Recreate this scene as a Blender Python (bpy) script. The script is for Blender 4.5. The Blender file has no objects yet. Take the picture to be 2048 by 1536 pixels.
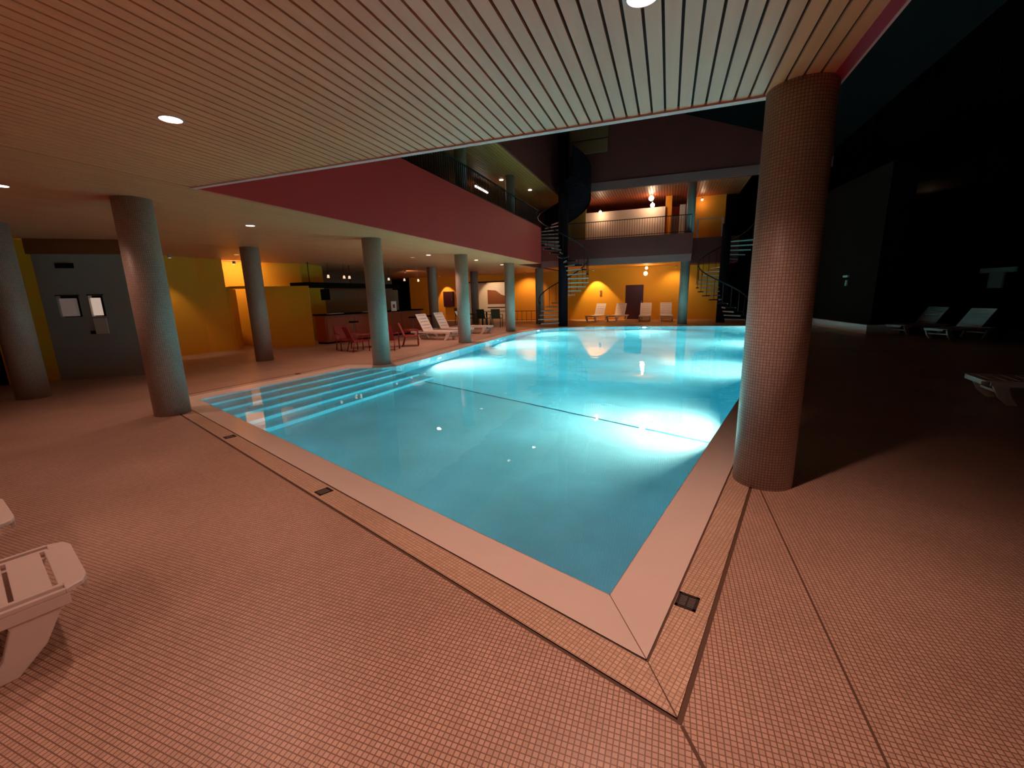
import bpy, math, random
from math import sin, cos, pi, radians, hypot, atan2
from mathutils import Matrix, Vector
random.seed(4)
S = bpy.context.scene
COL = S.collection

# ------------------------------------------------------------------ camera
YAW, PIT, ROL, EYE = radians(20.2), radians(11.85), radians(-1.4), 1.55
def wdir(a, b, f):
    c, s = cos(ROL), sin(ROL)
    a, b = c*a - s*b, s*a + c*b
    d = (a, f*cos(PIT) + b*sin(PIT), -f*sin(PIT) + b*cos(PIT))
    c, s = cos(YAW), sin(YAW)
    return Vector((c*d[0] - s*d[1], s*d[0] + c*d[1], d[2]))
R, U, Fw = wdir(1, 0, 0), wdir(0, 1, 0), wdir(0, 0, 1)
cd = bpy.data.cameras.new('camera'); cam = bpy.data.objects.new('camera', cd); COL.objects.link(cam)
cd.sensor_width = 36; cd.lens = 845/2048*36; cd.clip_start = .03; cd.clip_end = 200
m = Matrix.Identity(4)
for i in range(3):
    m[i][0], m[i][1], m[i][2] = R[i], U[i], -Fw[i]
m[2][3] = EYE
cam.matrix_world = m
S.camera = cam
S.view_settings.view_transform = 'Standard'; S.view_settings.look = 'None'
S.view_settings.exposure = 0; S.view_settings.gamma = 1
w = bpy.data.worlds.new('night'); S.world = w; w.use_nodes = True
w.node_tree.nodes['Background'].inputs[0].default_value = (.02, .018, .02, 1)
w.node_tree.nodes['Background'].inputs[1].default_value = .03

# ------------------------------------------------------------------ materials
def newmat(name):
    m = bpy.data.materials.new(name); m.use_nodes = True
    return m, m.node_tree.nodes, m.node_tree.links, m.node_tree.nodes['Principled BSDF']
def flat(name, c, r=.5, metal=0, var=0, scale=6, emit=None, es=0, spec=.5, bump=0):
    m, N, L, b = newmat(name)
    b.inputs['Base Color'].default_value = (*c, 1); b.inputs['Roughness'].default_value = r
    b.inputs['Metallic'].default_value = metal; b.inputs['Specular IOR Level'].default_value = spec
    if var or bump:
        tc = N.new('ShaderNodeTexCoord'); n = N.new('ShaderNodeTexNoise'); n.inputs['Scale'].default_value = scale
        n.inputs['Detail'].default_value = 4
        L.new(tc.outputs['Object'], n.inputs['Vector'])
        if var:
            mx = N.new('ShaderNodeMix'); mx.data_type = 'RGBA'
            mx.inputs[6].default_value = (*[x*(1-var) for x in c], 1); mx.inputs[7].default_value = (*[min(1, x*(1+var)) for x in c], 1)
            L.new(n.outputs['Fac'], mx.inputs[0]); L.new(mx.outputs[2], b.inputs['Base Color'])
        if bump:
            bp = N.new('ShaderNodeBump'); bp.inputs['Strength'].default_value = bump; bp.inputs['Distance'].default_value = .02
            L.new(n.outputs['Fac'], bp.inputs['Height']); L.new(bp.outputs[0], b.inputs['Normal'])
    if emit:
        b.inputs['Emission Color'].default_value = (*emit, 1); b.inputs['Emission Strength'].default_value = es
    return m
def tiles(name, c, g, size=.0215, mortar=.0024, rot=0, uv=False, r=.4, var=.1, loc=(0, 0, 0)):
    m, N, L, b = newmat(name)
    tc = N.new('ShaderNodeTexCoord'); mp = N.new('ShaderNodeMapping'); mp.inputs['Rotation'].default_value = (0, 0, rot)
    mp.inputs['Location'].default_value = loc
    L.new(tc.outputs['UV' if uv else 'Object'], mp.inputs[0])
    br = N.new('ShaderNodeTexBrick'); br.offset = 0; br.squash = 1
    br.inputs['Color1'].default_value = (*[x*(1-var) for x in c], 1); br.inputs['Color2'].default_value = (*[min(1, x*(1+var)) for x in c], 1)
    br.inputs['Mortar'].default_value = (*g, 1); br.inputs['Scale'].default_value = 1
    br.inputs['Mortar Size'].default_value = mortar; br.inputs['Mortar Smooth'].default_value = .2
    br.inputs['Brick Width'].default_value = size; br.inputs['Row Height'].default_value = size
    L.new(mp.outputs[0], br.inputs['Vector'])
    n = N.new('ShaderNodeTexNoise'); n.inputs['Scale'].default_value = .9; n.inputs['Detail'].default_value = 3
    L.new(tc.outputs['Object'], n.inputs['Vector'])
    rp = N.new('ShaderNodeValToRGB'); rp.color_ramp.elements[0].color = (.82, .8, .78, 1); rp.color_ramp.elements[1].color = (1, 1, 1, 1)
    rp.color_ramp.elements[0].position = .35; rp.color_ramp.elements[1].position = .65
    L.new(n.outputs['Fac'], rp.inputs[0])
    mx = N.new('ShaderNodeMix'); mx.data_type = 'RGBA'; mx.blend_type = 'MULTIPLY'; mx.inputs[0].default_value = 1
    L.new(br.outputs['Color'], mx.inputs[6]); L.new(rp.outputs[0], mx.inputs[7]); L.new(mx.outputs[2], b.inputs['Base Color'])
    b.inputs['Roughness'].default_value = r
    bp = N.new('ShaderNodeBump'); bp.inputs['Strength'].default_value = .35; bp.inputs['Distance'].default_value = .002; bp.invert = True
    L.new(br.outputs['Fac'], bp.inputs['Height']); L.new(bp.outputs[0], b.inputs['Normal'])
    return m
def wood(name, c, var=.18, r=.45):
    m, N, L, b = newmat(name)
    tc = N.new('ShaderNodeTexCoord'); mp = N.new('ShaderNodeMapping'); mp.inputs['Scale'].default_value = (10.6, .35, 3)
    L.new(tc.outputs['Object'], mp.inputs[0])
    n = N.new('ShaderNodeTexNoise'); n.inputs['Scale'].default_value = 1.3; n.inputs['Detail'].default_value = 5
    L.new(mp.outputs[0], n.inputs['Vector'])
    mx = N.new('ShaderNodeMix'); mx.data_type = 'RGBA'
    mx.inputs[6].default_value = (*[x*(1-var) for x in c], 1); mx.inputs[7].default_value = (*[min(1, x*(1+var)) for x in c], 1)
    L.new(n.outputs['Fac'], mx.inputs[0]); L.new(mx.outputs[2], b.inputs['Base Color']); b.inputs['Roughness'].default_value = r
    return m
EDGE_F = atan2(-.35, .937)          # direction of the pool's near edge
EDGE_R = atan2(.254, .967)
DECK, GROUT = (.64, .42, .32), (.26, .145, .10)
M = dict(
 deck=tiles('deck_mosaic', DECK, GROUT),
 stripF=tiles('gutter_mosaic', (.74, .52, .38), (.42, .26, .18), rot=-EDGE_F),
 coping=flat('coping_stone', (.78, .64, .57), .28, var=.06, scale=3),
 joint=flat('brown_joint', (.12, .06, .035), .7),
 column=tiles('column_mosaic', (.54, .42, .36), (.25, .16, .12), uv=True, r=.45),
 pool=tiles('pool_mosaic', (.88, .96, .97), (.80, .90, .92), size=.025, mortar=.003, r=.4, var=.02),
 nosing=flat('step_nosing', (.85, .95, .95), .4),
 poolline=flat('pool_floor_line', (.03, .12, .16), .5),
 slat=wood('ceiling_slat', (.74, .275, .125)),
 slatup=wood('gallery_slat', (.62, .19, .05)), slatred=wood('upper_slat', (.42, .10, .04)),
 gap=flat('slat_gap', (.02, .008, .005), .9),
 trimp=flat('pale_pink_trim', (.76, .42, .38), .5),
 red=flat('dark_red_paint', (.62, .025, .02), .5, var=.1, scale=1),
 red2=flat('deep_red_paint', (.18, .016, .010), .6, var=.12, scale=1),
 plum=flat('plum_paint', (.32, .09, .08), .6),
 redtrim=flat('crimson_trim', (.42, .03, .06), .5),
 yellow=flat('yellow_plaster', (.82, .37, .008), .7, var=.06, scale=2, bump=.1),
 orange=flat('orange_plaster', (.92, .36, .02), .7, var=.06, scale=2),
 whitew=flat('grey_white_plaster', (.38, .34, .30), .7, var=.05),
 cream=flat('cream_panel', (.85, .72, .60), .6),
 brown=flat('brown_panel', (.26, .07, .02), .6, var=.1),
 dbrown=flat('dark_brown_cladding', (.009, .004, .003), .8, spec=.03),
 dark=flat('charcoal', (.004, .003, .003), .8, spec=.05),
 olive=flat('olive_paint', (.20, .16, .03), .6),
 door=flat('maroon_door', (.06, .006, .014), .5),
 glassd=flat('night_glass', (.002, .0025, .003), .12, spec=.12),
 steel=flat('dark_steel', (.010, .004, .006), .85, spec=.06),
 tread=flat('worn_tread_edge', (.52, .40, .34), .5),  # pale colour paints in the light caught by the dark tread edges
 rail=flat('black_rail', (.02, .012, .012), .5, spec=.3),
 plastic=flat('white_resin', (.80, .68, .62), .35),
 redp=flat('red_resin', (.30, .015, .02), .35),
 green=flat('dark_green_resin', (.02, .045, .025), .4),
 white=flat('white_laminate', (.85, .80, .76), .35),
 counter=flat('red_brown_counter', (.38, .07, .02), .5, var=.15, scale=3),
 grate=flat('black_grate', (.03, .022, .02), .45),
 gratehi=flat('grate_metal', (.32, .27, .27), .35, metal=.6),
 lamp=flat('lamp_glow', (1, .9, .85), .5, emit=(1, .80, .68), es=9),
 lampd=flat('lamp_glow_dim', (1, .8, .6), .5, emit=(1, .62, .38), es=1.1),
 bulb=flat('bulb_glow', (1, .9, .8), .5, emit=(1, .78, .5), es=16),
 tube=flat('tube_glow', (1, 1, 1), .5, emit=(1, .9, .85), es=6),
 hatch=flat('lit_hatch', (.8, .7, .6), .6, emit=(1, .75, .6), es=.45), hatchd=flat('dim_hatch', (.6, .5, .45), .6, emit=(1, .7, .6), es=.07),  # emission put into the linings for the brightness inside the hatches
 ring=flat('lamp_ring', (.45, .33, .28), .4),
 ulens=flat('underwater_lens', (.9, 1, 1), .3, emit=(.75, 1, .95), es=6),
 teal=flat('dark_teal_panel', (.05, .085, .09), .3),
 art1=flat('picture_sky', (.75, .66, .62), .6, var=.2, scale=1.5),
)
def water_mat():
    m, N, L, b = newmat('pool_water')
    N.remove(b); out = N['Material Output']
    g = N.new('ShaderNodeBsdfGlass'); g.inputs['IOR'].default_value = 1.33; g.inputs['Roughness'].default_value = .0
    tc = N.new('ShaderNodeTexCoord'); n = N.new('ShaderNodeTexNoise'); n.inputs['Scale'].default_value = 1.6; n.inputs['Detail'].default_value = 2
    L.new(tc.outputs['Object'], n.inputs['Vector'])
    bp = N.new('ShaderNodeBump'); bp.inputs['Strength'].default_value = .12; bp.inputs['Distance'].default_value = .03
    L.new(n.outputs['Fac'], bp.inputs['Height']); L.new(bp.outputs[0], g.inputs['Normal'])
    L.new(g.outputs[0], out.inputs['Surface'])
    v = N.new('ShaderNodeVolumeAbsorption'); v.inputs['Color'].default_value = (.0, .81, .94, 1); v.inputs['Density'].default_value = WDENS
    L.new(v.outputs[0], out.inputs['Volume'])
    return m
WDENS = .35
M['water'] = water_mat()

# ------------------------------------------------------------------ mesh helpers
class MB:
    def __init__(s): s.v = []; s.f = []; s.uv = None
    def poly(s, pts): n = len(s.v); s.v += [tuple(p) for p in pts]; s.f.append(list(range(n, n+len(pts)))); return s
    def box(s, x0, x1, y0, y1, z0, z1, M4=None):
        p = [(x, y, z) for z in (z0, z1) for y in (y0, y1) for x in (x0, x1)]
        if M4 is not None: p = [tuple(M4 @ Vector(q)) for q in p]
        n = len(s.v); s.v += p
        s.f += [[n+i for i in q] for q in ((0, 2, 3, 1), (4, 5, 7, 6), (0, 1, 5, 4), (2, 6, 7, 3), (0, 4, 6, 2), (1, 3, 7, 5))]
        return s
    def prism(s, pts, z0, z1):       # pts xy ccw
        n = len(s.v); k = len(pts)
        s.v += [(x, y, z0) for x, y in pts] + [(x, y, z1) for x, y in pts]
        s.f.append([n+i for i in range(k)][::-1]); s.f.append([n+k+i for i in range(k)])
        s.f += [[n+i, n+(i+1) % k, n+k+(i+1) % k, n+k+i] for i in range(k)]
        return s
    def prismx(s, pts, x0, x1):      # pts (y,z) extruded along x
        n = len(s.v); k = len(pts)
        s.v += [(x0, y, z) for y, z in pts] + [(x1, y, z) for y, z in pts]
        s.f.append([n+i for i in range(k)][::-1]); s.f.append([n+k+i for i in range(k)])
        s.f += [[n+i, n+(i+1) % k, n+k+(i+1) % k, n+k+i] for i in range(k)]
        return s
    def wall(s, p, q, z0, z1, t=.15, side=1):   # slab between two plan points, thickness to the left of p->q (side=1)
        dx, dy = q[0]-p[0], q[1]-p[1]; l = hypot(dx, dy); nx, ny = -dy/l*t*side, dx/l*t*side
        pts = [p, q, (q[0]+nx, q[1]+ny), (p[0]+nx, p[1]+ny)]
        if side < 0: pts = pts[::-1]
        return s.prism(pts, z0, z1)
    def cyl(s, x, y, z0, z1, r, n=24, r1=None):
        r1 = r if r1 is None else r1
        k = len(s.v)
        s.v += [(x+r*cos(2*pi*i/n), y+r*sin(2*pi*i/n), z0) for i in range(n)] + [(x+r1*cos(2*pi*i/n), y+r1*sin(2*pi*i/n), z1) for i in range(n)]
        s.f.append([k+i for i in range(n)][::-1]); s.f.append([k+n+i for i in range(n)])
        s.f += [[k+i, k+(i+1) % n, k+n+(i+1) % n, k+n+i] for i in range(n)]
        return s
    def tube(s, pts, r, n=8, closed=False):
        k = len(s.v); P = [Vector(p) for p in pts]; m_ = len(P)
        for i, p in enumerate(P):
            a = P[(i-1) % m_] if (i > 0 or closed) else p; b = P[(i+1) % m_] if (i < m_-1 or closed) else p
            t = (b-a).normalized(); up = Vector((0, 0, 1)) if abs(t.z) < .95 else Vector((1, 0, 0))
            u = t.cross(up).normalized(); v = u.cross(t)
            s.v += [tuple(p + u*r*cos(2*pi*j/n) + v*r*sin(2*pi*j/n)) for j in range(n)]
        for i in range(m_ if closed else m_-1):
            a = k+i*n; b = k+((i+1) % m_)*n
            s.f += [[a+j, a+(j+1) % n, b+(j+1) % n, b+j] for j in range(n)]
        if not closed: s.f.append([k+j for j in range(n)][::-1]); s.f.append([k+(m_-1)*n+j for j in range(n)])
        return s
    def build(s, name, mat, parent=None, bevel=0, smooth=False, mats=None):
        me = bpy.data.meshes.new(name); me.from_pydata(s.v, [], s.f)
        import bmesh
        bm = bmesh.new(); bm.from_mesh(me); bmesh.ops.recalc_face_normals(bm, faces=bm.faces); bm.to_mesh(me); bm.free()
        me.materials.append(mat)
        if smooth:
            for p in me.polygons: p.use_smooth = len(p.vertices) == 4
        me.update()
        o = bpy.data.objects.new(name, me); COL.objects.link(o)
        if parent: o.parent = parent
        if bevel:
            b = o.modifiers.new('bevel', 'BEVEL'); b.width = bevel; b.segments = 2; b.limit_method = 'ANGLE'
        return o
def thing(name, label, cat, loc=(0, 0, 0), rz=0, group=None):
    o = bpy.data.objects.new(name, None); COL.objects.link(o); o.empty_display_size = .2
    o.location = loc; o.rotation_euler = (0, 0, rz); return tag(o, label, cat, group)
def tag(o, label=None, cat=None, group=None, kind=None):
    if label: o['label'] = label
    if cat: o['category'] = cat
    if group: o['group'] = group
    if kind: o['kind'] = kind
    return o
def struct(o, label=None): o['kind'] = 'structure'; o['label'] = label or o.name.replace('_', ' '); return o
def dup(o, loc, rz, label, group=None):
    def cp(q, par):
        c = q.copy(); COL.objects.link(c); c.parent = par
        for ch in q.children: cp(ch, c)
        return c
    r = cp(o, None); r.location = loc; r.rotation_euler = (0, 0, rz); r['label'] = label
    if group: r['group'] = group
    return r
def offset(P, d):                    # closed ccw polygon, outward offset
    n = len(P); out = []
    for i in range(n):
        a, b, c = P[i-1], P[i], P[(i+1) % n]
        e1 = Vector((b[0]-a[0], b[1]-a[1])).normalized(); e2 = Vector((c[0]-b[0], c[1]-b[1])).normalized()
        n1 = Vector((e1.y, -e1.x)); n2 = Vector((e2.y, -e2.x)); h = (n1+n2).normalized(); k = d/max(.4, h.dot(n1))
        out.append((b[0]+h.x*k, b[1]+h.y*k))
    return out
def band(A, B, za, zb, name, mat, parent=None):
    mb = MB(); n = len(A)
    for i in range(n):
        j = (i+1) % n
        mb.poly([(*A[i], za), (*A[j], za), (*B[j], zb), (*B[i], zb)])
    o = mb.build(name, mat, parent)
    return o

# ------------------------------------------------------------------ pool outline (water edge, ccw seen from above)
POOL = [(-.22, 2.03), (.99, 6.63), (2.67, 13.0), (4.85, 21.3), (3.1, 21.3), (1.2, 21.15), (-.6, 21.0), (-2.2, 20.85), (-3.5, 20.55),
        (-4.5, 20.1), (-5.2, 19.5), (-5.65, 18.7), (-5.88, 17.6), (-5.95, 16.3), (-5.95, 13.0), (-5.92, 9.2), (-5.97, 8.35), (-6.2, 8.08), (-6.9, 7.85), (-7.28, 4.66)]
C1 = offset(POOL, .30); C2 = offset(POOL, .312); C3 = offset(POOL, .475); C4 = offset(POOL, .497)
pool = thing('swimming_pool', 'large tiled swimming pool with underwater lamps and entry steps, sunk in the mosaic deck', 'swimming pool', (0, 0, 0))
mb = MB(); n = len(POOL)
for i in range(n):
    a, b = POOL[i], POOL[(i+1) % n]; mb.poly([(*a, -.03), (*b, -.03), (*b, -2.6), (*a, -2.6)])
mb.build('basin_wall', M['pool'], pool)
# floor: shallow plate towards the camera, then sloping down beyond the dark line
LA, LB = Vector((-6.3, 8.35)), Vector((.95, 5.55))
d = (LB-LA).normalized(); nn = Vector((-d.y, d.x))
p0, p1 = LA-d*8, LB+d*10
mb = MB()
q0, q1 = p0-nn*9, p1-nn*9
mb.poly([(*q0, -1.0), (*q1, -1.0), (*p1, -1.0), (*p0, -1.0)])
r0, r1 = p0+nn*3, p1+nn*3; s0, s1 = p0+nn*24, p1+nn*24
mb.poly([(*p0, -1.0), (*p1, -1.0), (*r1, -1.35), (*r0, -1.35)])
mb.poly([(*r0, -1.35), (*r1, -1.35), (*s1, -1.9), (*s0, -1.9)])
import bmesh
def clip_poly(poly, P):              # Sutherland-Hodgman against convex pool hull approximation (x,y,z points)
    H = [(-.1, 1.9), (5.2, 21.4), (-2.2, 21.3), (-6.2, 19.6), (-7.6, 8.2), (-7.6, 4.5)]
    out = poly
    for i in range(len(H)):
        a, b = H[i], H[(i+1) % len(H)]; inp = out; out = []
        f = lambda p: (b[0]-a[0])*(p[1]-a[1])-(b[1]-a[1])*(p[0]-a[0])
        for j in range(len(inp)):
            p, q = inp[j-1], inp[j]; fp, fq = f(p), f(q)
            if (fp >= 0) != (fq >= 0):
                t = fp/(fp-fq); out.append(tuple(p[k]+(q[k]-p[k])*t for k in range(3)))
            if fq >= 0: out.append(q)
    return out
mb2 = MB()
for f in mb.f:
    c = clip_poly([mb.v[i] for i in f], None)
    if len(c) > 2: mb2.poly(c)
mb2.build('basin_floor', M['pool'], pool)
mb = MB(); a, b = LA+d*.1, LB
mb.poly([(*(a-nn*.02), -.996), (*(b-nn*.02), -.996), (*(b+nn*.02), -.999), (*(a+nn*.02), -.999)])
mb.build('floor_line', M['poolline'], pool)
# steps along the left end
A0, B0 = Vector((-7.28, 4.66)), Vector((-6.9, 7.85)); e = (B0-A0).normalized(); sx = Vector((e.y, -e.x)); fe = Vector((.937, -.35))
for k in range(5):
    w_ = .40*(k+1); z = -.16-.165*k
    a = A0 + fe*w_; b = B0 + e*.5 + sx*w_
    st = MB().prism([tuple(A0-e*.2), tuple(a-e*.2), tuple(b), tuple(B0+e*.5)], -1.05, z).build('step', M['pool'], pool)
    MB().prism([tuple(a-e*.2-fe*.08), tuple(a-e*.2), tuple(b), tuple(b-sx*.08)], z, z+.004).build('nosing', M['nosing'], st)
band(POOL, C1, -.03, -.001, 'coping', M['coping'], pool)
band(C1, C2, -.006, -.006, 'coping_joint', M['joint'], pool)
band(C2, C3, -.001, -.001, 'gutter_strip', M['stripF'], pool)
band(C3, C4, -.007, -.007, 'outer_joint', M['joint'], pool)
mb = MB()
for i in (0,):
    a, b = Vector(POOL[i]), Vector(C1[i]); t = (b-a).normalized(); q = Vector((-t.y, t.x))*.0018
    mb.poly([(*(a-q), -.029), (*(b-q), .0002), (*(b+q), .0002), (*(a+q), -.029)])
    a, b = Vector(C2[i]), Vector(C3[i]); q = Vector((-t.y, t.x))*.0025
    mb.poly([(*(a-q), .0003), (*(b-q), .0003), (*(b+q), .0003), (*(a+q), .0003)])
mb.build('mitre_joint', M['joint'], pool)
# water
W = offset(POOL, .010)
mb = MB(); mb.prism(W, -3.2, -.0295)
wat = mb.build('pool_water', M['water']); tag(wat, 'still turquoise water filling the swimming pool', 'water', kind='stuff')

# deck polygon with a hole
def filled(outer, inner, z, name, mat):
    bm = bmesh.new()
    for ring in (outer, inner):
        vs = [bm.verts.new((x, y, z)) for x, y in ring]
        for i in range(len(vs)): bm.edges.new((vs[i], vs[(i+1) % len(vs)]))
    bmesh.ops.triangle_fill(bm, use_beauty=True, edges=bm.edges[:])
    bmesh.ops.recalc_face_normals(bm, faces=bm.faces)
    for f in bm.faces:
        if f.normal.z < 0: f.normal_flip()
    me = bpy.data.meshes.new(name); bm.to_mesh(me); bm.free(); me.materials.append(mat)
    o = bpy.data.objects.new(name, me); COL.objects.link(o); return o
X0, X1, Y0, Y1 = -20, 17, -7, 29
struct(filled([(X0, Y0), (X1, Y0), (X1, Y1), (X0, Y1)], C4, 0, 'floor', M['deck']), 'pink beige mosaic tiled pool deck floor')
def seam(p, q, wd, name):
    p, q = Vector(p), Vector(q); t = (q-p).normalized(); s_ = Vector((-t.y, t.x))*wd/2
    o = MB().prism([tuple(p-s_), tuple(q-s_), tuple(q+s_), tuple(p+s_)], 0, .0012).build(name, M['joint'])
    return struct(o, 'dark movement joint across the mosaic floor')
seam((.755, 3.62), (.755, -3), .010, 'trim_1')
t_ = (Vector(C4[0])-Vector(POOL[0])).normalized()
seam(C4[0], tuple(Vector(C4[0])+t_*.17), .014, 'trim_2')

# ------------------------------------------------------------------ ceilings: boarded with narrow slats
def slats(x0, x1, y0, y1, z, parent=None, name='ceiling', mat='slat', pitch=.0945, gap=.016, flip=False):
    mb = MB(); x = x1
    while x - pitch > x0:
        mb.box(x-pitch+gap, x, y0, y1, z, z+.018); x -= pitch
    o = mb.build(name, M[mat], parent)
    return o
CE = 2.9; RX = .94; FY = 3.80; LX = -5.42
o = slats(LX, RX, -7, FY, CE, name='ceiling_near'); struct(o, 'slatted timber ceiling over the near deck')
o = slats(-20, LX, -7, 29, CE, name='ceiling_left'); struct(o, 'slatted timber ceiling over the left side deck')
NOTCH = 18.7
# slabs (upper floor) above the ceilings
mb = MB()
mb.box(-20, LX+.0, -7, NOTCH, CE+.02, 4.37)
mb.box(LX+.0, RX+.08, -7, FY+.04, CE+.02, 4.37)
mb.box(-20, -6.35, NOTCH, 29, CE+.02, 4.37)
slab = struct(mb.build('floor_gallery', M['gap']), 'upper gallery floor slab')
# notch cuts the slats too: rebuild left ceiling end
bpy.data.objects.remove(o)
mbx = MB(); x = LX
while x-.0945 > -20:
    mbx.box(x-.0785, x, -7, NOTCH if x > -6.3 else 29, CE, CE+.018); x -= .0945
struct(mbx.build('ceiling_left', M['slat']), 'slatted timber ceiling over the left side deck')
# fascias round the void
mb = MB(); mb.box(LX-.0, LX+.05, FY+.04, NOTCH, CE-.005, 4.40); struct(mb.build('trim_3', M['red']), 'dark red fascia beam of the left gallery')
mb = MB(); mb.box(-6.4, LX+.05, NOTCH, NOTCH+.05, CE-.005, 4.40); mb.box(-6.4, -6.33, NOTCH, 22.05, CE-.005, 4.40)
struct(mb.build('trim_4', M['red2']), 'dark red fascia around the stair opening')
mb = MB(); mb.box(LX, RX+.08, FY-.01, FY+.05, CE-.012, 3.0); struct(mb.build('trim_5', M['trimp']), 'pale pink edge trim of the near ceiling')
mb = MB(); mb.box(LX, RX+.08, FY+.0, FY+.05, 3.0, 4.4); struct(mb.build('trim_6', M['red']), 'dark red fascia over the near pool edge')
mb = MB(); mb.box(RX, RX+.075, -7, FY, CE-.004, 4.4); struct(mb.build('trim_7', M['redtrim']), 'crimson edge beam of the near ceiling')
mb = MB(); mb.box(RX+.075, RX+.09, -7, FY+.05, CE-.008, CE+.05); struct(mb.build('trim_8', M['trimp']), 'thin pale lip of the near ceiling')

# upper level ceiling and roof
UZ = 6.45
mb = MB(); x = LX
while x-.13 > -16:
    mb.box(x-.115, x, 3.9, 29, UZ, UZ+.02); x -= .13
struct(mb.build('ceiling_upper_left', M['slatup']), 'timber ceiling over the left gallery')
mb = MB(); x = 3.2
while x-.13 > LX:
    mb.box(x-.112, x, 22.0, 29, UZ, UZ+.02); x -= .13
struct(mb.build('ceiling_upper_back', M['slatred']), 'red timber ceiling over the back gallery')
mb = MB(); mb.box(-16, LX, 3.9, 29, UZ+.02, UZ+.06); mb.box(LX, 3.2, 22, 29, UZ+.02, UZ+.06)
struct(mb.build('ceiling_upper_backing', M['gap']), 'dark backing of the upper ceilings')
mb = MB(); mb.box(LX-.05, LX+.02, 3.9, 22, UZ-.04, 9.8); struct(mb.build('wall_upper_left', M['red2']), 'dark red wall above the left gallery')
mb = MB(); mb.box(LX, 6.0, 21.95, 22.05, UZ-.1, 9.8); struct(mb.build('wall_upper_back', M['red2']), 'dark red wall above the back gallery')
mb = MB(); mb.box(LX, 6.0, 21.90, 21.95, UZ-.1, UZ+.28); struct(mb.build('trim_9', M['plum']), 'plum band along the foot of the upper back wall')
mb = MB(); mb.box(-4.8, -3.0, 21.84, 21.94, 8.05, 8.6); mb.box(-4.8, -3.0, 21.84, 21.94, 8.66, 9.3); struct(mb.build('trim_10', M['brown']), 'brown boards on the dark red upper wall')
mb = MB(); mb.box(-20, 17, -7, 29, 9.8, 9.9); struct(mb.build('ceiling_roof', M['dbrown']), 'dark roof over the pool hall')
# sloping dark roof panel, upper right of the void
mb = MB(); mb.poly([(-1.4, 21.8, 9.7), (6, 21.8, 7.0), (6, 9, 7.0), (-1.4, 9, 9.7)]); mb.poly([(-1.4, 21.8, 9.75), (6, 21.8, 7.1), (6, 9, 7.1), (-1.4, 9, 9.75)])
struct(mb.build('ceiling_slope', M['dark']), 'sloping dark roof panel over the pool')

# back bridge at Y=22
BX0, BX1 = LX-.95, .93
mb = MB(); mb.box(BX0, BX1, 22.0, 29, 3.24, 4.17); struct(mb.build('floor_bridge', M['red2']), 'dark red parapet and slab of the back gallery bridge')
mb = MB(); mb.box(BX0, BX1-.02, 22.02, 22.3, 2.92, 3.24); struct(mb.build('trim_11', M['plum']), 'plum soffit beam under the back gallery bridge')
mb = MB(); mb.box(-13.5, BX1-.03, 22.3, 29, 2.97, 3.10); struct(mb.build('ceiling_back', M['orange']), 'orange painted ceiling under the back gallery')
mb = MB(); mb.box(BX1+.02, 3.2, 24.6, 29, 2.95, 4.2); struct(mb.build('floor_landing', M['red2']), 'dark red landing slab beside the bridge')

# ------------------------------------------------------------------ railings
def railing(name, label, p, q, z0, h, step):
    t = thing(name, label, 'railing', (*p, z0)); L_ = hypot(q[0]-p[0], q[1]-p[1]); ang = atan2(q[1]-p[1], q[0]-p[0]); t.rotation_euler = (0, 0, ang)
    MB().box(0, L_, -.025, .025, h-.03, h).build('handrail', M['rail'], t)
    MB().box(0, L_, -.012, .012, .06, .085).build('bottom_rail', M['rail'], t)
    n = int(L_/step); bal = None
    for i in range(n+1):
        if bal is None:
            bal = MB().box(-.008, .008, -.008, .008, 0, h-.02).build('baluster', M['rail'], t)
        else:
            b = bal.copy(); COL.objects.link(b); b.parent = t; b.location = (min(L_, i*step), 0, 0)
    return t
railing('balcony_railing', 'dark metal railing along the left gallery above the long red fascia', (LX-.06, 7.0), (LX-.06, NOTCH), 4.4, .72, .122)
railing('balcony_railing', 'dark metal railing on the back bridge in front of the cream wall', (-4.9, 22.06), (.85, 22.06), 4.17, .82, .115)

# ------------------------------------------------------------------ columns
def column(x, y, z0, z1, r, label, group):
    n = 48; mb = MB(); mb.cyl(0, 0, z0, z1, r, n)
    o = mb.build('column', M['column'], smooth=True)
    uv = o.data.uv_layers.new(name='UVMap')
    for p in o.data.polygons:
        for li in p.loop_indices:
            v = o.data.vertices[o.data.loops[li].vertex_index].co
            a = atan2(v.y, v.x)
            ca = atan2(p.center.y, p.center.x)
            if a-ca > pi: a -= 2*pi
            if ca-a > pi: a += 2*pi
            uv.data[li].uv = (a*r if abs(p.normal.z) < .5 else v.x, v.z)
    o.location = (x, y, 0)
    return tag(o, label, 'column', group)
CR = .215; G = 'round mosaic columns under the galleries'
for x, y, l in [
    (.80, 3.77, 'thick mosaic tiled round column in the right foreground at the pool edge'),
    (-6.65, 3.86, 'mosaic round column at the near left corner of the pool steps'),
    (-10.35, 3.90, 'mosaic round column at the far left edge of the picture'),
    (-10.1, 8.30, 'mosaic round column in front of the yellow doorway'),
    (-6.47, 8.47, 'mosaic round column at the far end of the pool steps beside the red chairs'),
    (-6.5, 13.08, 'mosaic round column on the pool edge right of the white loungers'),
    (-6.5, 17.65, 'mosaic round column on the pool edge right of the dark table'),
    (-6.5, 22.3, 'round column standing behind the big spiral staircase'),
    (-10.3, 17.65, 'dim round column behind the white loungers, beside the yellow light cone'),
    (-10.3, 22.25, 'pinkish round column behind the dark green chairs'),
    (.68, 22.34, 'teal lit round column under the right end of the bridge')]:
    column(x, y, 0, CE+.015 if y < 22 or x < -7 else 2.95, CR, l, G)
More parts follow.
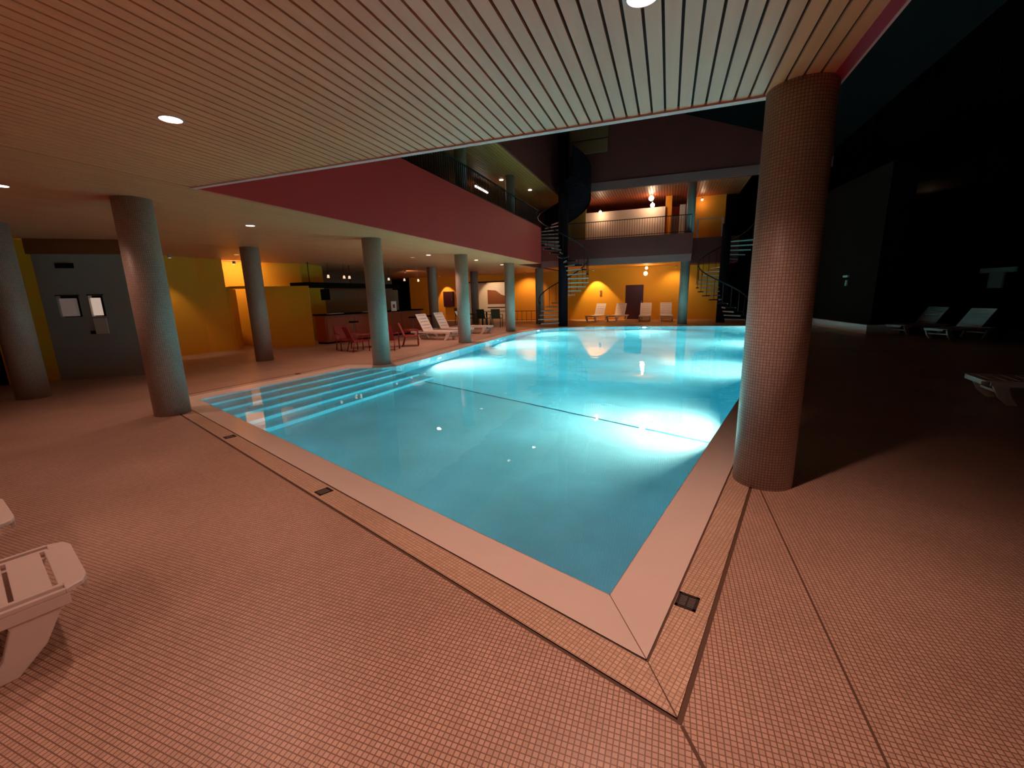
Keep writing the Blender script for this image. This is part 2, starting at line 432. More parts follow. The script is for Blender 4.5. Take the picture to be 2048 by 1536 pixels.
for x, y, l in [
    (-6.5, 13.35, 'pale upper gallery column behind the railing, nearest of the gallery columns'),
    (-6.5, 18.0, 'pale upper gallery column left of the spiral staircase'),
    (.80, 22.62, 'teal lit upper column on the right end of the bridge')]:
    column(x, y, 4.17 if y > 20 else 4.37, UZ, CR*.9, l, 'columns on the upper galleries')

# ------------------------------------------------------------------ walls
def wseg(name, pts, z0, z1, mat, label, t=.15):
    mb = MB()
    for a, b in zip(pts[:-1], pts[1:]): mb.wall(a, b, z0, z1, t)
    return struct(mb.build(name, M[mat]), label)
wseg('wall_left', [(-13.9, -1.0), (-13.0, 3.9)], 0, CE, 'dark', 'dark left wall', .15)
wseg('wall_left_red', [(-13.0, 3.9), (-12.62, 4.45)], 0, CE, 'dbrown', 'dark red brown wall strip at the left')
wseg('wall_left_yellow', [(-12.62, 4.45), (-12.18, 5.06)], 0, CE, 'yellow', 'yellow wall strip at the left')
# white service wall with two hatches and a vent
WA, WB = Vector((-12.18, 5.06)), Vector((-10.75, 6.15)); wl = (WB-WA).length; we = (WB-WA)/wl; wn = Vector((-we.y, we.x))
ang = atan2(we.y, we.x)
Mw = Matrix.Translation((WA.x, WA.y, 0)) @ Matrix.Rotation(ang, 4, 'Z')
mb = MB(); H0, H1 = 1.32, 1.76
cuts = [(.25, .62), (.78, 1.03)]
xs = [0]+[c for k in cuts for c in k]+[wl]
mb.box(0, wl, 0, .25, 0, H0, Mw); mb.box(0, wl, 0, .25, H1, 2.6, Mw)
for i in range(0, len(xs), 2): mb.box(xs[i], xs[i+1], 0, .25, H0, H1, Mw)
struct(mb.build('wall_service', M['whitew']), 'grey white service wall with two small hatches')
mb = MB().box(-.9, wl, -.02, .5, 2.6, CE, Mw); struct(mb.build('ceiling_bulkhead', M['brown']), 'brown bulkhead above the service wall')
for k, ((a, b), lab) in enumerate(zip(cuts, ['wide wall hatch with a pale lining in the service wall, left one', 'narrow brightly lit wall hatch in the service wall, right one'])):
    t = thing('wall_hatch', lab, 'hatch', (0, 0, 0), group='hatches in the service wall')
    MB().box(a, b, .13, .16, H0, H1, Mw).build('back_panel', M['dark'], t)
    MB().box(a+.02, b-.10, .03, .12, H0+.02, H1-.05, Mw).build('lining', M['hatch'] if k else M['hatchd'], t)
    MB().box(a-.015, b+.015, -.012, 0, H1, H1+.02, Mw).build('frame', M['dbrown'], t)
t = thing('wall_vent', 'small black louvred vent high on the service wall', 'vent')
MB().box(.36, .66, -.02, .0, 2.32, 2.42, Mw).build('frame', M['dark'], t)
for k in range(3): MB().box(.38, .64, -.028, -.02, 2.335+k*.028, 2.35+k*.028, Mw).build('louvre', M['rail'], t)
t = thing('wash_shelf', 'pale board hanging under the right hatch on the service wall', 'shelf')
MB().box(.80, 1.02, -.03, 0, .95, 1.28, Mw).build('board', M['coping'], t); MB().box(.70, .80, -.02, 0, .95, 1.02, Mw).build('bracket', M['dbrown'], t)
# yellow walls
wseg('wall_yellow', [(-10.75, 6.15), (-13.6, 6.4)][::-1], 0, CE, 'orange', 'orange wall behind the service wall')
wseg('wall_yellow_side', [(-13.62, 9.3), (-13.62, 5.9)][::-1], 0, CE, 'yellow', 'yellow side wall left of the doorway')
wseg('wall_yellow_corner', [(-13.62, 9.3), (-13.35, 9.93)], 0, CE, 'yellow', 'yellow wall left of the doorway')
PH = 2.03
dA, dB, dC = Vector((-13.28, 9.98)), Vector((-12.66, 10.38)), Vector((-11.42, 11.38))
pd = (dC-dB).normalized()
mb = MB(); mb.wall(tuple(dB), tuple(dC), 0, PH, .25); mb.wall((-13.35, 9.93), tuple(dA), 0, PH, .6)
mb.wall(tuple(dA), tuple(dB), PH-.05, PH+.02, .6)
struct(mb.build('wall_partition', M['yellow']), 'low yellow partition wall with doorway')
wseg('wall_yellow_back', [(-14.6, 10.2), (-12.9, 12.6), (-13.4, 14.2)], 0, CE, 'yellow', 'yellow wall behind the partition')
t = thing('doorway_leaf', 'brown door standing open inside the yellow doorway', 'door', (-13.0, 10.75, 0), radians(40))
MB().box(0, .32, 0, .04, 0, 1.96).build('door_panel', M['brown'], t); MB().box(.27, .30, -.03, 0, .95, 1.08).build('handle', M['gratehi'], t)
# back wall of the bar and back wall of the hall
wseg('wall_bar', [(-15.5, 13.5), (-15.6, 22.0)], 0, CE, 'teal', 'dark teal wall behind the bar')
mb = MB(); mb.box(-17, -13.1, 26, 26.2, 0, 3.0); mb.box(-9.55, BX0+.6, 26, 26.2, 0, 3.0); mb.box(-13.1, -9.55, 26, 26.2, 2.45, 3.0)
struct(mb.build('wall_back_orange', M['orange']), 'orange back wall behind the gallery columns')
mb = MB(); mb.box(BX0+.6, -2.37, 26, 26.2, 0, 3.0); mb.box(-1.36, 3.1, 26, 26.2, 0, 3.0); mb.box(-2.37, -1.36, 26, 26.2, 1.97, 3.0)
struct(mb.build('wall_back_yellow', M['yellow']), 'yellow back wall behind the far loungers')
mb = MB(); mb.box(-13.1, -9.55, 27.2, 27.3, 0, 2.6); mb.box(-13.12, -13.0, 26, 27.3, 0, 2.6); mb.box(-9.65, -9.55, 26, 27.3, 0, 2.6)
struct(mb.build('wall_recess', M['cream']), 'cream wall of the recess in the back wall')
mb = MB(); mb.box(-13.1, -9.55, 25.97, 26.0, 2.40, 2.47); struct(mb.build('trim_12', M['dbrown']), 'dark lintel over the back recess')
dd = MB().box(-2.37, -1.36, 26.05, 26.1, 0, 1.97).build('door_1', M['door']); struct(dd, 'maroon door in the yellow back wall')
MB().box(-1.48, -1.42, 25.99, 26.05, .98, 1.06).build('door_handle', M['gratehi'], dd)
# upper back walls
mb = MB(); mb.box(-4.55, -.37, 25, 25.2, 4.17, 5.93); struct(mb.build('wall_upper_cream', M['cream']), 'cream wall panel on the back gallery')
mb = MB(); mb.box(-5.9, -4.55, 24.9, 25.2, 4.17, 6.2); struct(mb.build('wall_upper_olive', M['olive']), 'olive wall panel on the back gallery')
mb = MB(); mb.box(-.37, -.05, 25.1, 25.2, 4.17, UZ); mb.box(1.0, 2.6, 26.0, 26.2, 4.17, UZ); struct(mb.build('wall_upper_orange', M['orange']), 'orange wall piece on the back gallery')
mb = MB(); mb.box(-.05, .32, 25.4, 25.6, 4.17, 5.5); struct(mb.build('wall_upper_grey', M['whitew']), 'grey panel on the back gallery')
mb = MB(); mb.box(.34, .62, 25.0, 25.2, 4.17, 5.95); struct(mb.build('wall_upper_white', M['cream']), 'narrow white panel beside the upper column')
mb = MB(); mb.box(-17, 3.1, 28.4, 28.6, 4.17, UZ+.1); struct(mb.build('wall_upper_far', M['red']), 'dark red far wall of the back gallery')
mb = MB(); mb.box(-13.2, -13.0, 3.9, 29, 4.37, UZ); struct(mb.build('wall_upper_gallery', M['dbrown']), 'dark rear wall of the left gallery')
mb = MB(); mb.box(2.65, 3.1, 25.9, 26.0, 0, 6.4); struct(mb.build('wall_right_corner', M['dbrown']), 'dark corner pier')
mb = MB(); mb.box(1.2, 1.27, 24.62, 24.66, 4.2, 5.1); mb.box(2.35, 2.42, 24.62, 24.66, 4.2, 5.1); mb.box(1.2, 2.42, 24.62, 24.66, 5.08, 5.12)
tag(mb.build('landing_gate', M['trimp']), 'pale pink metal frame on the landing right of the bridge', 'railing')
# outer shell
mb = MB(); mb.box(-20, 17, -7.2, -7, 0, 9.8); struct(mb.build('wall_front', M['whitew']), 'wall behind the camera')
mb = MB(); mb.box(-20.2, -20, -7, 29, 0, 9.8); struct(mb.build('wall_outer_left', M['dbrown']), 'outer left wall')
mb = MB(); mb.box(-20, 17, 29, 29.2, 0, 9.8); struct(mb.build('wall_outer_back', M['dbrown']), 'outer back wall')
# dark block and night glass on the right
BL = [(5.92, 21.0), (6.36, 17.4), (7.1, 17.6), (7.4, 26.2), (5.6, 26.2)]
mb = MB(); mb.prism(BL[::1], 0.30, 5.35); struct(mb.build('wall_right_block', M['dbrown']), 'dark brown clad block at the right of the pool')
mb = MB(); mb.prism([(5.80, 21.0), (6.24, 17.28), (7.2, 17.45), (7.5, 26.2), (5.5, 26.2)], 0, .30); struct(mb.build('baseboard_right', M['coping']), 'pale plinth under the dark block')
GP = [(3.1, 26.4), (5.6, 26.4)]
mb = MB(); mb.wall((3.1, 26.3), (5.7, 26.3), 0, 9.8, .05)
struct(mb.build('window_1', M['glassd']), 'black night window behind the second stair')
FA, FB = Vector((7.0, 26.4)), Vector((15.8, 9.0)); fl = (FB-FA).length; fe_ = (FB-FA)/fl
mb = MB().wall(tuple(FA), tuple(FB), .12, 9.8, .05); gw = struct(mb.build('window_2', M['glassd']), 'tall black night glass facade at the right')
Mf = Matrix.Translation((FA.x, FA.y, 0)) @ Matrix.Rotation(atan2(fe_.y, fe_.x), 4, 'Z')
mb = MB()
for k in range(0, 9): mb.box(k*2.2, k*2.2+.06, -.06, .0, 0, 9.8, Mf)
mb.box(0, fl, -.06, 0, 3.6, 3.68, Mf); mb.box(0, fl, -.08, 0, 0, .12, Mf)
mb.build('window_frame', M['dark'], gw)
mb = MB().wall((15.8, 9.0), (16.9, -7), 0.0, 9.8, .05); struct(mb.build('window_3', M['glassd']), 'black night glass beside the right deck')
# sconce + T shaped reflection built as a solid
t = thing('wall_lamp', 'small unlit two piece wall lamp on the dark block', 'lamp', (6.02, 19.0, 1.75), radians(-83))
MB().box(-.18, .14, -.02, .05, .15, .22).build('bar', M['whitew'], t, bevel=.01); MB().cyl(.10, 0, -.15, .05, .05, 12, .035).build('shade', M['whitew'], t)
t = thing('facade_fixture', 'pale grey T shaped fixture on the dark facade above the right loungers', 'fixture', (10.15, 18.95, 1.40), atan2(fe_.y, fe_.x))  # solid stand-in for a lit column and ceiling reflected in the glass
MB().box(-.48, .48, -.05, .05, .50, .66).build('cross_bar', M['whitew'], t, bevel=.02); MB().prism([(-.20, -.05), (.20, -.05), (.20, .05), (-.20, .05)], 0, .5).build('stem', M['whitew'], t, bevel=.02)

# ------------------------------------------------------------------ spiral staircases
def spiral(name, label, cx, cy, r, phi0, n, rise, zp, pr_, drum=None):
    t = thing(name, label, 'staircase', (cx, cy, 0))
    MB().cyl(0, 0, 0, zp, pr_, 28).build('pole', M['steel'], t, smooth=True)
    dth = radians(18); rail = []
    for i in range(n):
        a = phi0 - dth*i; z = rise*(i+1)
        c0, c1 = a-dth*.62, a+dth*.62
        p = [(pr_*.8*cos(c0), pr_*.8*sin(c0)), (r*cos(c0), r*sin(c0)), (r*cos(a), r*sin(a)), (r*cos(c1), r*sin(c1)), (pr_*.8*cos(c1), pr_*.8*sin(c1))]
        tr = MB().prism(p, z-.045, z).build('tread', M['steel'], t)
        mb = MB()
        for q0, q1 in ((p[0], p[1]), (p[4], p[3])):
            vx, vy = q1[0]-q0[0], q1[1]-q0[1]; l = hypot(vx, vy); nx, ny = -vy/l*.012, vx/l*.012
            mb.prism([(q0[0]-nx, q0[1]-ny), (q1[0]-nx, q1[1]-ny), (q1[0]+nx, q1[1]+ny), (q0[0]+nx, q0[1]+ny)], z-.047, z+.004)
        mb.build('nosing', M['tread'], tr)
        MB().cyl((r-.03)*cos(a), (r-.03)*sin(a), z, z+.92, .012, 8).build('baluster', M['rail'], t)
        rail.append(((r-.03)*cos(a), (r-.03)*sin(a), z+.93))
    MB().tube(rail, .028, 8).build('handrail', M['rail'], t, smooth=True)
    if drum:
        i0, i1 = drum; mb = MB()
        for i in range(i0, i1):
            for k in range(2):
                a = phi0-dth*(i+k*.5); b = phi0-dth*(i+k*.5+.5); za = rise*(i+1+k*.5); zb = za+rise*.5
                for rr in (r+.02, r+.05): mb.poly([(rr*cos(a), rr*sin(a), za-.25), (rr*cos(b), rr*sin(b), zb-.25), (rr*cos(b), rr*sin(b), zb+.95), (rr*cos(a), rr*sin(a), za+.95)])
                mb.poly([(.2*cos(a), .2*sin(a), za-.22), (r*cos(a), r*sin(a), za-.22), (r*cos(b), r*sin(b), zb-.22), (.2*cos(b), .2*sin(b), zb-.22)])
        mb.build('side_panel', M['steel'], t)
    return t
spiral('spiral_staircase', 'dark steel spiral staircase with thick central pole at the pool corner', -4.82, 20.62, 1.22, radians(193+18), 35, .19, 9.8, .225, (23, 35))
spiral('spiral_staircase', 'dim spiral staircase in the shadow right of the teal column', 2.45, 23.2, 1.2, radians(193+18*8), 20, .19, 4.6, .2)

# ------------------------------------------------------------------ recessed lamps
def spot(x, y, z, P, size=128, blend=1, col=(1, .56, .43), rad=.06, name='downlight_beam', rot=(0, 0, 0)):
    l = bpy.data.lights.new(name, 'SPOT'); l.energy = P; l.spot_size = radians(size); l.spot_blend = blend; l.color = col; l.shadow_soft_size = rad
    o = bpy.data.objects.new(name, l); COL.objects.link(o); o.location = (x, y, z); o.rotation_euler = rot; return o
dl = None
DL = [(-3.56, 2.43, 'L', .7, 'bright recessed lamp in the near ceiling left of centre'),
      (-.18, 2.38, 'L', 1.1, 'bright recessed lamp cut by the top edge of the picture'),
      (-7.15, 2.86, 'L', .45, 'recessed lamp in the slatted ceiling at the left picture edge'),
      (-7.18, 5.99, 'L', .75, 'lit recessed lamp in the left ceiling between the first two pool columns'),
      (-7.3, 9.3, 'L', .8, 'recessed lamp in the left ceiling just beyond the steps column'),
      (-7.41, 12.56, 'L', 1, 'recessed lamp in the left ceiling near the white loungers'),
      (-8.3, 13.0, 'D', .25, 'dim recessed lamp left of the lamp over the white loungers'),
      (-6.96, 15.3, 'L', .8, 'recessed lamp in the left ceiling above the dark green chairs'),
      (-7.06, 18.25, 'L', .8, 'recessed lamp in the left ceiling near the third pool edge column'),
      (-11.84, 9.3, 'D', .15, 'dim recessed lamp in front of the yellow doorway'),
      (-12.3, 5.0, 'D', .12, 'faint recessed lamp before the service wall')]
for k, (x, y, kd, p, lab) in enumerate(DL):
    t = thing('recessed_lamp', lab, 'lamp', (x, y, CE), group='round recessed ceiling lamps')
    n = 24; mb = MB(); R0, R1 = .072, .088
    for i in range(n):
        a, b = 2*pi*i/n, 2*pi*(i+1)/n
        mb.poly([(R0*cos(a), R0*sin(a), -.006), (R0*cos(b), R0*sin(b), -.006), (R1*cos(b), R1*sin(b), 0), (R1*cos(a), R1*sin(a), 0)])
    mb.build('trim_ring', M['ring'], t)
    MB().cyl(0, 0, -.004, -.001, R0, 24).build('lens', M['lamp'] if kd == 'L' else M['lampd'], t)
    spot(x, y, CE-.03, 175*p)
for k, (x, y, p) in enumerate([(-.18, -1.0, 1.15), (-3.56, -1.0, .5), (-7.0, -1.0, .2), (-.18, -4.4, .6), (-3.56, -4.4, .2)]):
    t = thing('recessed_lamp', 'recessed ceiling lamp behind the photographer', 'lamp', (x, y, CE), group='recessed lamps behind the photographer')
    MB().cyl(0, 0, -.004, -.001, .072, 16).build('lens', M['lamp'], t); spot(x, y, CE-.03, 175*p)

# lamps under the back gallery and upper floor
def globe(x, y, z, r, lab, P, size=160):
    t = thing('globe_lamp', lab, 'lamp', (x, y, z), group='small globe lamps of the back gallery')
    import bmesh as bm_
    b = bm_.new(); bm_.ops.create_uvsphere(b, u_segments=16, v_segments=10, radius=r); me = bpy.data.meshes.new('bulb'); b.to_mesh(me); b.free(); me.materials.append(M['bulb'])
    for p_ in me.polygons: p_.use_smooth = True
    o = bpy.data.objects.new('bulb', me); COL.objects.link(o); o.parent = t
    MB().cyl(0, 0, r*.8, r*.8+.08, .03, 12).build('cap', M['ring'], t)
    l = bpy.data.lights.new('globe_glow', 'POINT'); l.energy = P; l.color = (1, .58, .34); l.shadow_soft_size = r+.02
    q = bpy.data.objects.new('globe_glow', l); COL.objects.link(q); q.location = (x, y, z-r-.1)
globe(-1.18, 24.6, 2.82, .07, 'upper bulb of the bright pair under the bridge above the maroon door', 12)
globe(-1.20, 24.3, 2.52, .10, 'lower bulb of the bright pair under the bridge above the maroon door', 12)
globe(-1.07, 24.4, 6.28, .13, 'higher of two glowing bulbs above the cream wall', 14)
globe(-1.00, 24.5, 5.95, .11, 'lower of two glowing bulbs above the cream wall', 9)
globe(-3.70, 24.6, 5.85, .08, 'small glowing bulb at the left end of the cream wall', 12)
globe(1.42, 25.6, 6.2, .05, 'tiny bulb right of the upper teal column', 5)
# wall washing spots
def aim(o, tgt):
    dv = Vector(tgt)-o.location; o.rotation_euler = dv.to_track_quat('-Z', 'Y').to_euler()
def washer(x, y, z, tgt, P, size, lab, blend=.35, col=(1, .66, .36)):
    t = thing('spotlight', lab, 'lamp', (x, y, z), group='ceiling spotlights washing the walls')
    MB().cyl(0, 0, -.09, 0, .045, 12).build('can', M['ring'], t)
    MB().cyl(0, 0, -.096, -.09, .035, 12).build('lens', M['lampd'], t)
    s_ = spot(x, y, z-.12, P, size, blend, col, .03, 'wall_wash_beam'); aim(s_, tgt)
washer(-4.15, 25.35, 2.92, (-3.9, 25.9, .6), 280, 74, 'ceiling spotlight washing the yellow wall behind the far loungers')
washer(-14.2, 25.3, 2.98, (-13.9, 26, .6), 150, 62, 'ceiling spotlight casting a cone on the orange wall right of the dim column')
washer(-11.2, 25.9, 2.38, (-11.0, 27.2, 1.4), 70, 100, 'spotlight in the cream recess')
washer(-13.35, 10.35, 2.86, (-14.2, 11.0, 2.2), 75, 150, 'ceiling spotlight above the yellow doorway', .7)
washer(-13.0, 8.2, 2.88, (-13.55, 8.6, .1), 40, 60, 'ceiling spotlight by the yellow side wall', .7)
washer(-8.2, 25.0, 2.92, (-8.3, 26, .9), 130, 110, 'ceiling spotlight washing the orange wall left of the staircase', .8)
washer(.3, 25.2, 2.92, (.3, 26, 1.2), 60, 120, 'ceiling spotlight behind the teal column', .8)
washer(-12.3, 18.5, 2.88, (-14, 26, 1.4), 190, 80, 'ceiling spotlight beyond the bar', .8)
# upper gallery lamps
for k, (x, y, lab) in enumerate([(-7.03, 18.4, 'long lit recessed lamp in the gallery ceiling'), (-6.45, 20.66, 'small lit recessed lamp in the gallery ceiling near the stairs')]):
    t = thing('gallery_lamp', lab, 'lamp', (x, y, UZ), group='gallery ceiling lamps')
    MB().cyl(0, 0, -.02, 0, .08, 16).build('lens', M['lamp'], t)
    spot(x, y, UZ-.05, 70)
t = thing('tube_lamp', 'bright fluorescent tube under the left gallery ceiling seen through the railing', 'lamp', (-8, 17.76, 6.16))
MB().tube([(0, 0, 0), (0, 1.36, .0)], .035, 8).build('tube', M['tube'], t); MB().box(-.05, .05, 0, 1.36, .04, .09).build('batten', M['ring'], t)
for y in (.2, 1.1): MB().cyl(0, y, .09, .29, .008, 6).build('hanger', M['ring'], t)

# ------------------------------------------------------------------ underwater lamps
def ulamp(x, y, z, dx, dy, lab, P=110):
    t = thing('underwater_lamp', lab, 'lamp', (x, y, z), atan2(dy, dx), group='underwater pool lamps')
    mb = MB(); n = 20
    for i in range(n):
        a, b = 2*pi*i/n, 2*pi*(i+1)/n
        mb.poly([(.012, .10*cos(a), .10*sin(a)), (.012, .10*cos(b), .10*sin(b)), (0, .125*cos(b), .125*sin(b)), (0, .125*cos(a), .125*sin(a))])
    mb.build('rim', M['gratehi'], t)
    MB().poly([(.008, .10*cos(2*pi*i/n), .10*sin(2*pi*i/n)) for i in range(n)]).build('lens', M['ulens'], t)
    l = bpy.data.lights.new('underwater_beam', 'AREA'); l.shape = 'DISK'; l.size = .16; l.energy = P; l.color = (1, .97, .80); l.spread = radians(150)
    o = bpy.data.objects.new('underwater_beam', l); COL.objects.link(o); o.location = (x+dx*.04, y+dy*.04, z)
    o.rotation_euler = Vector((dx, dy, -.22)).to_track_quat('-Z', 'Y').to_euler()
UP = 148
ulamp(-5.93, 10.3, -.55, 1, 0, 'glowing underwater lamp in the left pool wall just past the steps', UP)
ulamp(-5.94, 14.7, -.55, 1, 0, 'glowing underwater lamp in the left pool wall beyond the loungers', UP*1.2)
ulamp(-5.6, 18.85, -.55, .93, -.37, 'glowing underwater lamp in the left pool wall near the staircase', UP*1.1)
ulamp(.80, 5.98, -.55, -.967, .254, 'underwater lamp in the right pool wall nearest the big column', UP*1.1)
ulamp(2.05, 10.8, -.55, -.967, .254, 'underwater lamp in the right pool wall behind the big column', UP*1.1)
ulamp(3.35, 15.7, -.55, -.967, .254, 'underwater lamp in the right pool wall far behind the big column', UP*1.2)
ulamp(-1.0, 20.9, -.55, 0.05, -1, 'underwater lamp in the far pool wall below the maroon door', UP*1.1)
ulamp(4.6, 20.6, -.55, -.967, .254, 'underwater lamp at the far right pool corner', UP*.5)

# ------------------------------------------------------------------ gutter grates
def grate(x, y, rz, lab, sx=.10, sy=.115):
    t = thing('drain_grate', lab, 'drain', (x, y, 0), rz, 'black drain grates in the pool gutter')
    mb = MB(); f = .014
    mb.box(-sx/2, sx/2, -sy/2, -sy/2+f, 0, .004).box(-sx/2, sx/2, sy/2-f, sy/2, 0, .004).box(-sx/2, -sx/2+f, -sy/2, sy/2, 0, .004).box(sx/2-f, sx/2, -sy/2, sy/2, 0, .004)
    mb.build('frame', M['grate'], t)
    MB().box(-sx/2+f, sx/2-f, -sy/2+f, sy/2-f, 0, .001).build('well', M['grate'], t)
    mb = MB(); k = 7
    for i in range(k):
        y0 = -sy/2+f+.004+(sy-2*f-.008)*i/k
        mb.box(-sx/2+f, -.004, y0, y0+.006, .001, .0035); mb.box(.004, sx/2-f, y0, y0+.006, .001, .0035)
    mb.build('grid', M['gratehi'], t)
grate(.165, 2.06, -EDGE_R, 'black slotted drain grate nearest the camera, right side gutter of the pool corner')
grate(-2.60, 2.50, EDGE_F, 'black drain grate midway along the near front gutter')
grate(-4.77, 3.31, EDGE_F, 'black drain grate in the front gutter near the steps')
grate(-7.45, 6.85, EDGE_F+pi/2, 'black drain grate in the gutter behind the pool steps')

# ------------------------------------------------------------------ sun loungers
def make_lounger(label, mat, back=0, group='white sun loungers', name='sun_lounger'):
    t = thing(name, label, 'sun lounger', group=group)
    W_, Z, T = .30, .32, .022; PB = 1.22
    def panel(y0, y1, slit0, par, nm, rounded=False):
        mb = MB()
        if rounded:
            c = [(-W_, y0+.09), (-W_+.03, y0+.03), (-W_+.09, y0), (W_-.09, y0), (W_-.03, y0+.03), (W_, y0+.09), (W_, slit0), (-W_, slit0)]
            n_ = len(mb.v)
            # end plank (with slots left between rail and plank)
            mb.prism([(-W_+.075, y0+.012), (-W_+.09, y0), (W_-.09, y0), (W_-.075, y0+.012), (W_-.075, slit0), (-W_+.075, slit0)], Z-T, Z)
            for s in (-1, 1):
                pts = [(s*(W_-.075), y0+.0), (s*(W_-.09), y0), (s*(W_-.03), y0+.03), (s*W_, y0+.09), (s*W_, y0+.06+.001), (s*(W_-.075), y0+.06)]
                pts = [(s*(W_-.08), y0+.002), (s*(W_-.03), y0+.022), (s*W_, y0+.08), (s*(W_-.08), y0+.08)]
                if s > 0: pass
                mb.prism(pts, Z-T, Z)
                mb.box(*sorted((s*(W_-.022), s*W_)), y0+.08, y0+.30, Z-T, Z)
                mb.box(*sorted((s*(W_-.08), s*(W_-.055))), y0+.08, y0+.30, Z-T, Z)
                mb.box(*sorted((s*(W_-.08), s*W_)), y0+.30, y1, Z-T, Z)
        else:
            for s in (-1, 1): mb.box(*sorted((s*(W_-.08), s*W_)), y0, y1, Z-T, Z)
            mb.box(-W_+.08, W_-.08, y0, slit0, Z-T, Z)
        y = slit0+.016
        while y < y1-.02:
            e_ = min(y1, y+.115); mb.box(-W_+.08, W_-.08, y, e_, Z-T, Z); y = e_+.016
        o = mb.build(nm, mat, par, bevel=.004); return o
    panel(0, PB, .095, t, 'seat_panel', True)
    mb = MB()
    for s in (-1, 1): mb.box(*sorted((s*(W_-.02), s*W_)), .07, 1.85, Z-.075, Z-T)
    mb.box(-W_+.07, W_-.07, .005, .022, Z-.065, Z-T); mb.box(-W_+.02, W_-.02, 1.83, 1.85, Z-.075, Z-T); mb.box(-W_+.02, W_-.02, .62, .65, Z-.07, Z-T)
    mb.build('frame', mat, t, bevel=.004)
    bk = panel(0, .72, .12, t, 'backrest'); bk.location = (0, PB+.02, Z-T); bk.rotation_euler = (radians(back), 0, 0)
    for v in bk.data.vertices: v.co.z -= Z-T
    for y, d_ in ((.17, 1), (1.62, -1)):
        for s in (-1, 1):
            prof = [(y+.10, Z-.05), (y-.08, Z-.05), (y-.06, .22), (y+.0, .10), (y+.10, 0), (y+.20, 0), (y+.13, .10), (y+.09, .22)]
            if d_ < 0: prof = [(2*y-a, b) for a, b in prof][::-1]
            MB().prismx(prof, *sorted((s*(W_-.055), s*(W_-.012)))).build('leg', mat, t, bevel=.006)
            if s > 0: continue
        MB().box(-W_+.05, W_-.05, y+.02*d_, y+.035*d_+.01, .14, .17).build('stretcher', mat, t)
    return t
L1 = make_lounger('white plastic sun lounger with slotted foot end in the left foreground', M['plastic'], 0)
L1.location = (-2.72, 1.03, 0); L1.rotation_euler = (0, 0, radians(163))
dup(L1, (-3.85, 1.21, 0), radians(166), 'white sun lounger cut by the left picture edge behind the foreground one')
# loungers beside the left deck, backs raised
LB = make_lounger('white lounger with raised back, left one beside the bar', M['plastic'], 62)
LB.location = (-7.25, 13.9, 0); LB.rotation_euler = (0, 0, radians(84))
dup(LB, (-7.25, 15.2, 0), radians(84), 'white lounger with raised back, middle one of three left of the pool edge column')
dup(LB, (-6.95, 16.5, 0), radians(84), 'white lounger with raised back partly behind the pool edge column')
LF = make_lounger('pink lit lounger at the back wall right of the staircase', M['plastic'], 66, 'loungers in front of the yellow back wall')
LF.location = (-4.1, 23.85, 0); LF.rotation_euler = (0, 0, radians(-18))
dup(LF, (-2.95, 23.85, 0), radians(-18), 'pink lit lounger just left of the maroon door')
dup(LF, (-1.15, 23.75, 0), radians(0), 'pink lit lounger just right of the maroon door')
dup(LF, (.0, 23.75, 0), radians(4), 'pink lit lounger beside the teal lit column')
LR = make_lounger('dim lounger with raised back on the dark right deck, left of the pair', M['plastic'], 48, 'dim loungers on the dark right deck')
LR.location = (6.9, 17.2, 0); LR.rotation_euler = (0, 0, radians(-60))
dup(LR, (7.25, 15.7, 0), radians(-60), 'dim lounger with raised back on the dark right deck, right of the pair')
dup(LR, (3.95, 7.45, 0), radians(-97), 'dark flat lounger whose pale end shows at the right picture edge')
for o in bpy.data.objects:
    if o.parent and 'dark flat lounger' in str(o.parent.get('label')) and o.name.startswith('backrest'): o.rotation_euler = (0, 0, 0)

# ------------------------------------------------------------------ bar
bar = thing('bar_counter', 'long red brown bar counter with dark top left of the pool columns', 'bar', (-11.35, 11.9, 0), atan2(5.2, .9))
MB().box(0, 5.0, 0, .55, .06, 1.0).build('body', M['counter'], bar)
MB().box(-.04, 5.04, -.12, .60, 1.0, 1.05).build('top', M['dbrown'], bar)
MB().box(0, 5.0, .04, .5, 0, .06).build('plinth', M['dark'], bar)
for k in range(4): MB().box(.05+k*1.23, 1.2+k*1.23, -.015, 0, .14, .92).build('front_panel', M['counter'], bar)
for k in range(2): MB().box(.15+k*1.6, .75+k*1.6, -.1, .1, 1.05, 1.065).build('tray', M['white'], bar)
can = thing('bar_canopy', 'dark flat canopy hanging over the bar', 'canopy', (-12.3, 11.75, 0), atan2(6.4, .1))
MB().box(0, 5.4, -.5, .3, 2.0, 2.17).build('fascia', M['dark'], can, bevel=.01)
for k in range(3): MB().cyl(.6+k*2.1, 0, 2.17, CE, .015, 8).build('hanger', M['rail'], can)
for k, lab in enumerate(['leftmost of the small pendant lamps above the bar canopy', 'second small pendant lamp above the bar canopy, left of a close pair', 'third small pendant lamp above the bar canopy, right of a close pair', 'small pendant lamp just right of the steps column', 'small pendant lamp between two others right of the steps column', 'rightmost small pendant lamp beyond the bar']):
    yy = [13.1, 13.95, 14.25, 16.85, 18.1, 19.35][k]
    t = thing('pendant_lamp', lab, 'lamp', (-12.1, yy, 2.36), group='small pendant lamps over the bar')
    MB().cyl(0, 0, .11, CE-2.36, .006, 6).build('cord', M['rail'], t); MB().cyl(0, 0, 0, .11, .05, 12, .035).build('shade', M['lampd'], t)
t = thing('loudspeaker', 'black loudspeaker hanging below the left end of the bar canopy', 'loudspeaker', (-12.0, 12.75, 1.54), radians(40))
MB().prism([(-.16, -.12), (.16, -.12), (.12, .12), (-.12, .12)], 0, .4).build('cabinet', M['dark'], t, bevel=.02); MB().cyl(0, 0, .4, .455, .02, 8).build('bracket', M['rail'], t)
